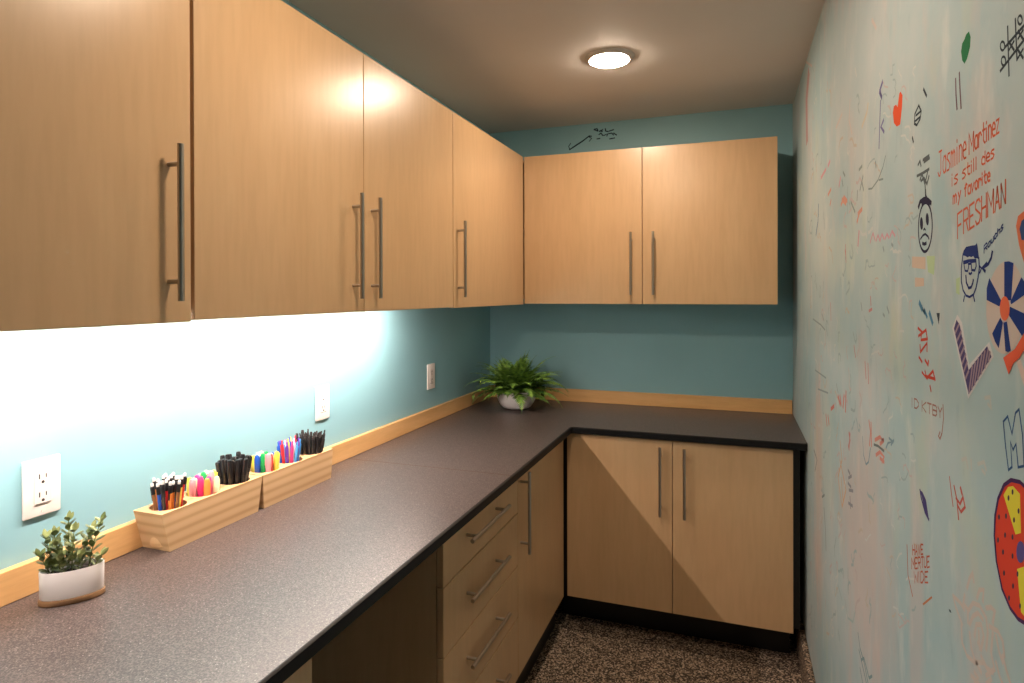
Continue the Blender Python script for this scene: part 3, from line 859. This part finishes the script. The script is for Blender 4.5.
# boy's head with dark hair and glasses
d = Drawing('head_drawing', 'cartoonish head with dark blue hair and glasses drawn in blue', plain('navy_marker', NAVY, 0.5))
q = lambda pts: SK(920, 220, 9.76, pts)
d.poly(q([(415, 345), (425, 300), (450, 262), (500, 250), (540, 245), (555, 222), (562, 265), (570, 330), (578, 388), (555, 372), (535, 378), (520, 352), (500, 362), (480, 355), (465, 365), (440, 350)]))
d.line([(963, 254), (961.3, 268), (961.3, 281), (963, 290), (966, 295.5), (969.5, 297), (973.5, 294.5), (976, 288), (978, 278), (979.3, 268), (978.8, 258)], 0.003)
d.line(q([(428, 425), (470, 412), (475, 455), (465, 500), (440, 495), (428, 425)]), 0.0025).line(q([(498, 410), (545, 402), (548, 450), (535, 492), (505, 488), (498, 410)]), 0.003)
d.line(q([(475, 430), (498, 425)]), 0.003).line(q([(425, 412), (475, 398), (545, 395)]), 0.004)
d.line(q([(448, 545), (452, 610), (475, 665), (500, 655), (515, 615), (520, 585)]), 0.0035).line(q([(478, 520), (492, 528), (505, 515)]), 0.003)
d.line([(964.5, 296), (963.6, 301)], 0.003).line([(973.5, 296), (974.6, 301)], 0.003).line(q([(580, 450), (600, 470), (585, 510), (572, 520)]), 0.0025)
d.line(q([(705, 310), (695, 370), (665, 430), (615, 465)]), 0.004).line(q([(650, 425), (608, 468), (635, 500)]), 0.0045)
d.text('Rauchs', (984, 253), (1003, 229), 7, 0.0018)
d.done()

# striped beach ball
d = Drawing('ball_drawing', 'round striped ball with a peach ground', (0.52, 0.44, 0.40))
d.ell(1005.7, 307.5, 19.5, 46.5, n=40, tilt=-0.03).done()
d = Drawing('ball_stripes', 'navy wedges of the striped ball', plain('navy_marker_2', (0.012, 0.035, 0.17), 0.5), layer=2)
q = lambda pts: SK(800, 260, 4.554, pts)
d.poly(q([(930, 8), (952, 6), (972, 14), (962, 185), (930, 180)])).poly(q([(862, 82), (850, 130), (850, 182), (908, 212), (918, 188), (885, 125)]))
d.poly(q([(912, 262), (875, 335), (888, 372), (905, 402), (924, 285)])).poly(q([(926, 285), (935, 415), (948, 420), (960, 412), (942, 280)]))
d.poly(q([(956, 212), (1060, 262), (1045, 320), (1010, 345), (950, 250)])).poly(q([(958, 190), (1008, 78), (1030, 110), (1042, 145), (962, 202)]))
d.done()
Drawing('ball_centre', 'orange-red centre of the striped ball', (0.66, 0.14, 0.07), layer=3).ell(1004.7, 308.5, 4.9, 12.2).done()
d = Drawing('arrow_drawing', 'orange-red arrow shape below the striped ball', (0.62, 0.10, 0.05), layer=3)
d.poly(q([(925, 445), (978, 405), (1010, 350), (1040, 300), (1075, 330), (1040, 375), (1000, 445), (972, 470), (950, 522)])).done()
d = Drawing('pale_stripe', 'pale pink stripe trailing under the arrow shape', (0.60, 0.46, 0.42))
d.poly(q([(985, 462), (1004, 452), (1040, 560), (1040, 640)])).done()

# check mark shape
Drawing('check_outline', 'pale outline of the striped check mark', (0.58, 0.57, 0.58)).poly(q([(716, 248), (738, 285), (770, 478), (862, 372), (882, 440), (766, 632), (693, 310)])).done()
Drawing('check_mark_drawing', 'large striped purple-navy check mark', plain('dark_violet_marker', (0.07, 0.055, 0.15), 0.5), layer=2).poly(q([(713, 272), (728, 298), (768, 502), (852, 392), (872, 440), (768, 612), (701, 312)])).done()
d = Drawing('check_stripes', 'pale diagonal stripes in the check mark', (0.30, 0.22, 0.28), layer=3)
for a, b in (((708, 330), (724, 292)), ((716, 365), (734, 325)), ((724, 400), (741, 360)), ((731, 435), (748, 395)), ((739, 470), (755, 430)), ((747, 505), (761, 465)), ((753, 540), (768, 505)),
             ((770, 600), (785, 482)), ((782, 585), (798, 468)), ((795, 565), (812, 450)), ((810, 540), (828, 432)), ((825, 515), (842, 415)), ((842, 488), (856, 410)), ((858, 460), (865, 420))):
    d.line(q([a, b]), 0.004)
d.done()
# outlined letter H
Drawing('letter_h_outline', 'large letter H outlined in blue', plain('blue_marker', (0.035, 0.085, 0.20), 0.5)).line([(1003.3, 421.6), (1007.7, 416.4), (1012, 434), (1015.5, 413), (1019, 409.3), (1022.6, 435.7), (1024, 466), (1018.2, 467.3), (1016, 444), (1013, 450), (1010.5, 442), (1012, 467), (1008.5, 470), (1005.5, 446)], 0.0026, True).done()

# spotted disc
rim = [(1011, 480), (1004, 485), (998, 499), (995, 516), (994.3, 536), (996.3, 561), (1002, 589), (1010, 608), (1018, 619), (1026, 624), (1036, 622), (1044, 600), (1045, 560), (1040, 520), (1030, 492), (1020, 482)]
Drawing('spotted_disc_drawing', 'big red spotted disc with dark rim', (0.58, 0.055, 0.03)).poly(rim).done()
Drawing('disc_rim', 'dark violet rim of the spotted disc', (0.06, 0.025, 0.09), layer=3).line(rim, 0.0042, True).done()
d = Drawing('disc_wedges', 'yellow wedges of the spotted disc', (0.62, 0.55, 0.05), layer=2)
d.poly([(1003.5, 495), (1008, 487), (1013, 486), (1020, 494), (1021, 533), (1015.5, 534.5)]).poly([(1017, 569), (1026, 566), (1034, 610), (1027, 620), (1021, 612)]).done()
d = Drawing('disc_spots', 'dark spots on the spotted disc', (0.06, 0.04, 0.06), layer=3)
for x, y in ((1008.5, 498), (1012.5, 492), (1018.5, 511), (1014, 520), (999, 517), (1006, 516), (1012.5, 537), (1005, 535), (1003, 552), (1012.5, 556), (1004, 573), (1013, 586), (1017.5, 574), (1020, 606), (998, 540), (1009, 598)):
    d.ell(x, y, 1.0, 2.9, n=10)
d.done()
Drawing('disc_hub', 'blue-violet hub of the spotted disc', (0.09, 0.07, 0.22), layer=3).ell(1020.5, 552, 4.2, 11, n=18).done()
d = Drawing('edge_shape_drawing', 'orange outlined shape with blue fill cut off by the right edge', (0.60, 0.16, 0.08))
d.poly([(1024, 211), (1018, 216), (1016, 226), (1019, 245), (1024, 263), (1040, 262), (1040, 211)]).done()
Drawing('edge_shape_fill', 'blue fill of the cut off shape', (0.03, 0.07, 0.20), layer=2).poly([(1026, 217), (1021.5, 221), (1019.5, 229), (1021.5, 240), (1040, 240), (1040, 217)]).done()

# patches and short texts
Drawing('orange_patch', 'faint orange square patch below the sad face', (0.54, 0.42, 0.34)).poly([(912, 256.5), (925.5, 257), (925.5, 269.5), (912, 267.5)]).poly([(915, 277.5), (924, 278), (924, 286), (915, 287)]).done()
Drawing('green_patch', 'faint lime green patch below the sad face', (0.41, 0.54, 0.33)).poly([(926.5, 256), (935, 256), (934, 275), (928, 272)]).poly([(956, 279), (960, 277), (959.5, 295), (956, 293)]).done()
d = Drawing('blue_script', 'small blue slanting script', (0.07, 0.20, 0.33))
d.line([(919.5, 303), (922, 309)], 0.009).line([(922, 307), (925, 314), (924, 309), (927, 317)], 0.006).line([(929.5, 313), (932.5, 323)], 0.008).done()
Drawing('black_wedge', 'small solid black wedge mark', plain('black_marker_4', INKB, 0.5)).poly([(936.5, 313), (939.8, 313), (938.8, 325)]).done()
d = Drawing('red_vertical_script', 'dark red words stepping down the wall', (0.45, 0.06, 0.04))
for pts in ([(918, 328), (922, 332), (921, 337)], [(918.5, 336), (926, 330), (927, 337)], [(920, 345), (920.5, 352), (927, 343), (927, 351)], [(921, 340), (927.5, 339)], [(919, 357), (922, 362)], [(925, 360), (928, 365), (928.5, 361)], [(922, 372), (927, 379), (925, 371)], [(927, 378), (933, 371), (935, 380)], [(925, 376), (935, 379)], [(930, 386), (931, 391)]):
    d.line(pts, 0.0045)
d.done()
d = Drawing('brown_caption', 'thin brown lettering with a long hooked tail', (0.33, 0.17, 0.15))
d.text('ID', (912, 407), (918.5, 409), 9, 0.0025).text('KTBY', (922, 411), (942, 418), 10, 0.0025)
d.line([(943, 405), (943.5, 418), (942, 433), (940, 439), (938.5, 436), (940, 432)], 0.003).done()
d = Drawing('violet_eye_drawing', 'slim violet leaf or eye shape', (0.06, 0.05, 0.16))
d.poly([(920, 490), (922.5, 492), (926, 500), (928.8, 519), (924.5, 511), (922.6, 500)]).line([(920, 490), (921, 497), (925, 512), (928.8, 519.5)], 0.005).done()
d = Drawing('red_block_lettering', 'red-brown block lettering in three short lines', (0.40, 0.10, 0.06))
d.text('HAVE', (912.5, 555), (923, 554.5), 10, 0.0026, 0, 0.5).text('MERTUE', (911.5, 569), (929.5, 567), 11, 0.0026, 0, 0.5).text('WIDE', (914, 583), (928, 582.5), 11, 0.0026, 0, 0.5)
d.line([(907, 545), (908, 575), (912.5, 596)], 0.0035).done()
Drawing('orange_dash', 'short slanting orange-brown dash', (0.45, 0.17, 0.08)).poly([(922.5, 603.5), (931.5, 596), (932.3, 598), (923.5, 605.5)]).done()
Drawing('dark_dot', 'small dark dot near the pale rose drawing', plain('black_marker_5', INKB, 0.5)).poly([(948.7, 609), (950.5, 610), (951.3, 613), (949.6, 612)]).done()
d = Drawing('red_signature', 'faint red signature below the pale smears', (0.45, 0.10, 0.08))
d.line([(949.5, 477), (951, 490), (953, 506)], 0.003).line([(954, 486), (957, 500), (958.5, 519)], 0.004).line([(956, 498), (960, 504), (963, 497), (965, 507), (961, 512), (958, 506)], 0.004).line([(960.5, 488), (962, 494)], 0.005).done()
# pale rose
d = Drawing('pale_rose_drawing', 'large faded pale pink rose outline low on the wall', (0.52, 0.45, 0.42))
q = lambda pts: SK(920, 570, 6.05, pts)
for pts in ([(200, 155), (215, 220), (255, 330)], [(200, 155), (245, 200), (268, 240)], [(285, 110), (300, 50), (318, 20), (325, 70)], [(345, 170), (360, 120), (385, 120), (380, 190)], [(400, 230), (430, 225), (452, 250), (440, 320)],
            [(290, 320), (290, 250), (320, 200), (360, 215), (400, 290), (410, 380), (400, 480)], [(300, 330), (320, 280), (350, 260), (380, 300)], [(330, 400), (340, 330), (370, 330), (385, 400), (370, 480), (350, 440)],
            [(300, 380), (310, 470), (330, 540), (370, 620)], [(250, 340), (255, 440), (285, 520), (330, 560)], [(420, 340), (470, 370), (500, 430), (510, 520)], [(440, 380), (430, 500), (450, 600), (400, 640)],
            [(460, 400), (480, 500), (500, 560)], [(370, 520), (400, 590), (440, 620)], [(500, 520), (520, 600), (545, 680)], [(330, 620), (350, 650), (330, 690)], [(340, 560), (390, 560), (430, 660), (400, 690)], [(460, 560), (480, 640), (500, 690)],
            [(355, 370), (358, 430), (362, 480)], [(270, 150), (262, 200), (290, 240)], [(310, 640), (360, 690)]):
    d.line(q(pts), 0.0055)
d.done()
# marks farther along the wall
def far(name, label, colr, lines, w=0.016):
    colr = tuple(0.72 * a + 0.28 * b for a, b in zip(colr, (0.42, 0.50, 0.48)))
    d = Drawing(name, label, colr)
    for pts in lines: d.line(pts, w * 0.65)
    d.done()
far('pink_name', 'pink handwritten name in the middle distance', (0.62, 0.20, 0.28), [[(870, 243), (873, 233), (875, 240)], [(876, 241), (878, 235), (880, 241), (882, 234), (884, 239)], [(885, 239), (887, 234), (889, 238)], [(890, 237), (892, 231), (895, 236)]], 0.008)
far('curved_signature', 'dark curved signature stroke', (0.13, 0.17, 0.19), [[(868.5, 189), (872, 188.5), (878, 180), (883, 167), (885.5, 156)], [(879, 180), (883, 179)]], 0.006)
far('grey_script', 'grey scribbled script beside the curved signature', (0.17, 0.21, 0.22), [[(860, 190), (863, 176)], [(862, 182), (863.5, 190)], [(859, 170), (862, 166)], [(875.5, 162), (876, 167)], [(857, 200), (857.5, 191)], [(843, 172), (845, 176)], [(851, 202), (855, 212)], [(843, 186), (842, 180)]], 0.011)
far('orange_marks', 'small orange-red scribbles far along the wall', (0.62, 0.20, 0.12), [[(841, 205), (844, 197), (847, 201)], [(842, 199), (846, 204)], [(858, 214), (862, 209)], [(857, 222), (859.5, 212)], [(828, 195), (831, 189)], [(830, 205), (831, 200)]], 0.016)
far('pink_marks', 'pink slanting marks far along the wall', (0.62, 0.22, 0.28), [[(821, 178), (826, 169)], [(828, 166), (830, 161)], [(839, 186), (840.5, 178)], [(858, 245), (859, 232)]], 0.018)
far('blue_mark', 'blue upright mark near the back corner', (0.04, 0.12, 0.26), [[(818, 222), (818.5, 205)], [(816, 235), (817.5, 224)]], 0.02)
far('red_upright_marks', 'red upright scribbles at mid height far along the wall', (0.52, 0.12, 0.12), [[(845.5, 245), (846, 262)], [(845, 250), (846, 258)], [(830.5, 303), (831, 320)], [(870.5, 297), (871, 305)], [(869, 311), (872, 309)], [(854, 346), (855.5, 357)], [(865, 362), (866, 378)], [(868, 364), (868.5, 383)]], 0.010)
far('grey_marks', 'faint grey scribbles far along the wall', (0.20, 0.25, 0.28), [[(816, 283), (817, 290)], [(823.5, 282), (823, 291)], [(813, 319), (821, 325), (825, 330)], [(822, 314), (824, 321)], [(887, 307), (889, 313)], [(883, 314), (884.5, 316)], [(815, 370), (826, 378)], [(818, 389), (828, 393)], [(836.5, 384), (838, 393)], [(861, 303), (862, 310)], [(883, 247), (884, 251)], [(891.5, 244), (893, 246)]], 0.009)
far('red_cluster', 'cluster of red scribbles just above worktop height', (0.58, 0.09, 0.07), [[(838, 396), (840, 404)], [(840, 396), (841, 405)], [(843, 407), (844, 396)], [(845.5, 411), (846, 392)], [(826, 415), (827, 425)], [(828, 416), (829, 424)], [(831, 409), (834, 406)]], 0.018)
far('orange_diamond', 'tall thin orange diamond outline', (0.60, 0.30, 0.13), [[(840, 441), (842, 460), (838, 477), (842, 507), (846, 490), (842, 470), (840, 460)], [(841, 478), (843, 500)]], 0.012)
far('dark_label_script', 'dark upright script beside the orange diamond', (0.16, 0.14, 0.20), [[(848, 470), (850, 474)], [(848.5, 478), (851.5, 476)], [(848, 483), (851, 487)], [(849, 490), (853, 491)], [(850, 497), (850.5, 508)], [(848.5, 503), (852.5, 506)]], 0.012)
far('red_upright_word', 'short red upright word', (0.50, 0.09, 0.09), [[(849, 433), (850, 440), (848.5, 447)], [(850, 434), (849, 449)]], 0.016)
far('red_slash_doodle', 'red scribble crossed by a black slash', (0.62, 0.14, 0.10), [[(869, 421), (870.5, 432), (869.5, 445)], [(871, 423), (871.5, 446)], [(875, 440), (880, 437), (884, 440), (880, 444)], [(876, 455), (880, 452), (884, 457), (882, 462)], [(880, 458), (884, 462)]], 0.012)
far('black_slash', 'black slash crossing the red scribble', INKB, [[(874, 444.5), (878, 446), (884, 451)]], 0.008)
far('blue_hook', 'thin blue hook shaped line', (0.10, 0.20, 0.30), [[(862.5, 437), (863.5, 455), (866, 464.5), (868.5, 462), (870.5, 448)], [(886, 448), (888, 443), (894, 440), (891, 445)], [(889, 438), (893, 442)]], 0.007)
far('far_pink_streak', 'dusky pink upright streak at the top of the back corner', (0.45, 0.20, 0.20), [[(808.5, 76), (806.5, 100), (807, 138)]], 0.10)
far('long_dark_line', 'long thin dark upright line at knee height', (0.12, 0.15, 0.17), [[(824, 508), (825.5, 530), (826, 550)], [(814, 450), (817, 460), (815, 471)], [(822, 497), (824.5, 495)]], 0.012)
far('blue_scribble', 'blue-grey scribbled line at the bottom of the wall', (0.10, 0.20, 0.25), [[(858, 633), (860, 648), (864, 662), (868, 683)], [(859, 650), (863, 668), (868, 690)], [(861, 660), (864, 658), (869, 678), (872, 676)], [(860, 668), (864, 690)]], 0.009)
far('pale_loop', 'pale grey-blue loop low on the wall', (0.32, 0.42, 0.45), [[(845, 600), (848, 618), (853, 622), (855, 612)], [(838, 585), (842, 600)]], 0.009)
far('pale_marks', 'pale pink wiped marks above the middle of the wall', (0.58, 0.47, 0.45), [[(836, 128), (842, 114)], [(850, 100), (849, 120), (852, 134)], [(806, 62), (812, 66)], [(872, 20), (876, 28)]], 0.014)
far('yellow_marks', 'pale orange wiped marks near the ceiling', (0.60, 0.48, 0.33), [[(862, 127), (867, 112), (868, 104)]], 0.014)
far('wiped_letters', 'pale wiped letters between the check mark and the spotted disc', (0.48, 0.47, 0.45), [[(962, 460), (966, 458), (968, 468)], [(971, 460), (971.5, 470)], [(978, 464), (984, 462), (986, 470)], [(982, 470), (985, 474)], [(985, 398), (990, 397), (991, 408), (988, 404)]], 0.007)

# faint half wiped scribbles all over the wall
for nm, colr, cnt, sd in (('faint_pink_scribbles', (0.52, 0.38, 0.38), 60, 1), ('faint_grey_scribbles', (0.27, 0.36, 0.39), 70, 2), ('faint_orange_scribbles', (0.52, 0.40, 0.30), 40, 3), ('faint_white_scribbles', (0.58, 0.59, 0.57), 70, 4)):
    rr = random.Random(sd)
    colr = tuple(0.6 * a + 0.4 * b for a, b in zip(colr, (0.40, 0.48, 0.49)))
    d = Drawing(nm, nm.split('_')[1] + ' half wiped scribbles scattered over the writing wall', colr, layer=0.2)
    for _ in range(cnt):
        u = 810 + 108 * rr.random() ** 1.3; v = rr.uniform(70, 640)
        k_ = 0.35 + (u - 810) / 90
        pts = [(u, v)]
        a_ = rr.uniform(0, 6.28)
        for _i in range(rr.randint(2, 6)):
            a_ += rr.uniform(-1.4, 1.4)
            pts.append((pts[-1][0] + k_ * 1.6 * math.cos(a_), pts[-1][1] + 4.5 * math.sin(a_)))
        d.line(pts, 0.0035 if u > 870 else 0.007)
    o = d.done(); o['kind'] = 'stuff'

# scribble on the back wall above the cabinet
d = Drawing('scribbled_signature', 'dark scribbled writing above the back wall cabinet', plain('black_marker_6', (0.015, 0.035, 0.06), 0.5), axis=1, val=YB, parent=wall_back)
q = lambda pts: SK(555, 115, 10.24, pts)
d.line(q([(150, 355), (230, 300), (290, 262), (350, 215), (372, 218)]), 0.007).line(q([(150, 350), (140, 320), (160, 290)]), 0.004).line(q([(350, 270), (375, 240), (350, 225)]), 0.004)
d.line(q([(180, 335), (280, 270)]), 0.007)
for pts in ([(400, 150), (440, 165)], [(405, 145), (430, 140), (440, 160)], [(455, 170), (490, 150)], [(460, 160), (485, 170)], [(515, 140), (520, 165), (545, 170)], [(555, 165), (600, 150)], [(450, 200), (470, 185), (490, 210)], [(500, 210), (545, 190), (530, 215)], [(555, 190), (580, 185), (600, 205)], [(600, 185), (630, 205)], [(430, 245), (460, 240)], [(560, 245), (610, 235)]):
    d.line(q(pts), 0.006)
d.done()
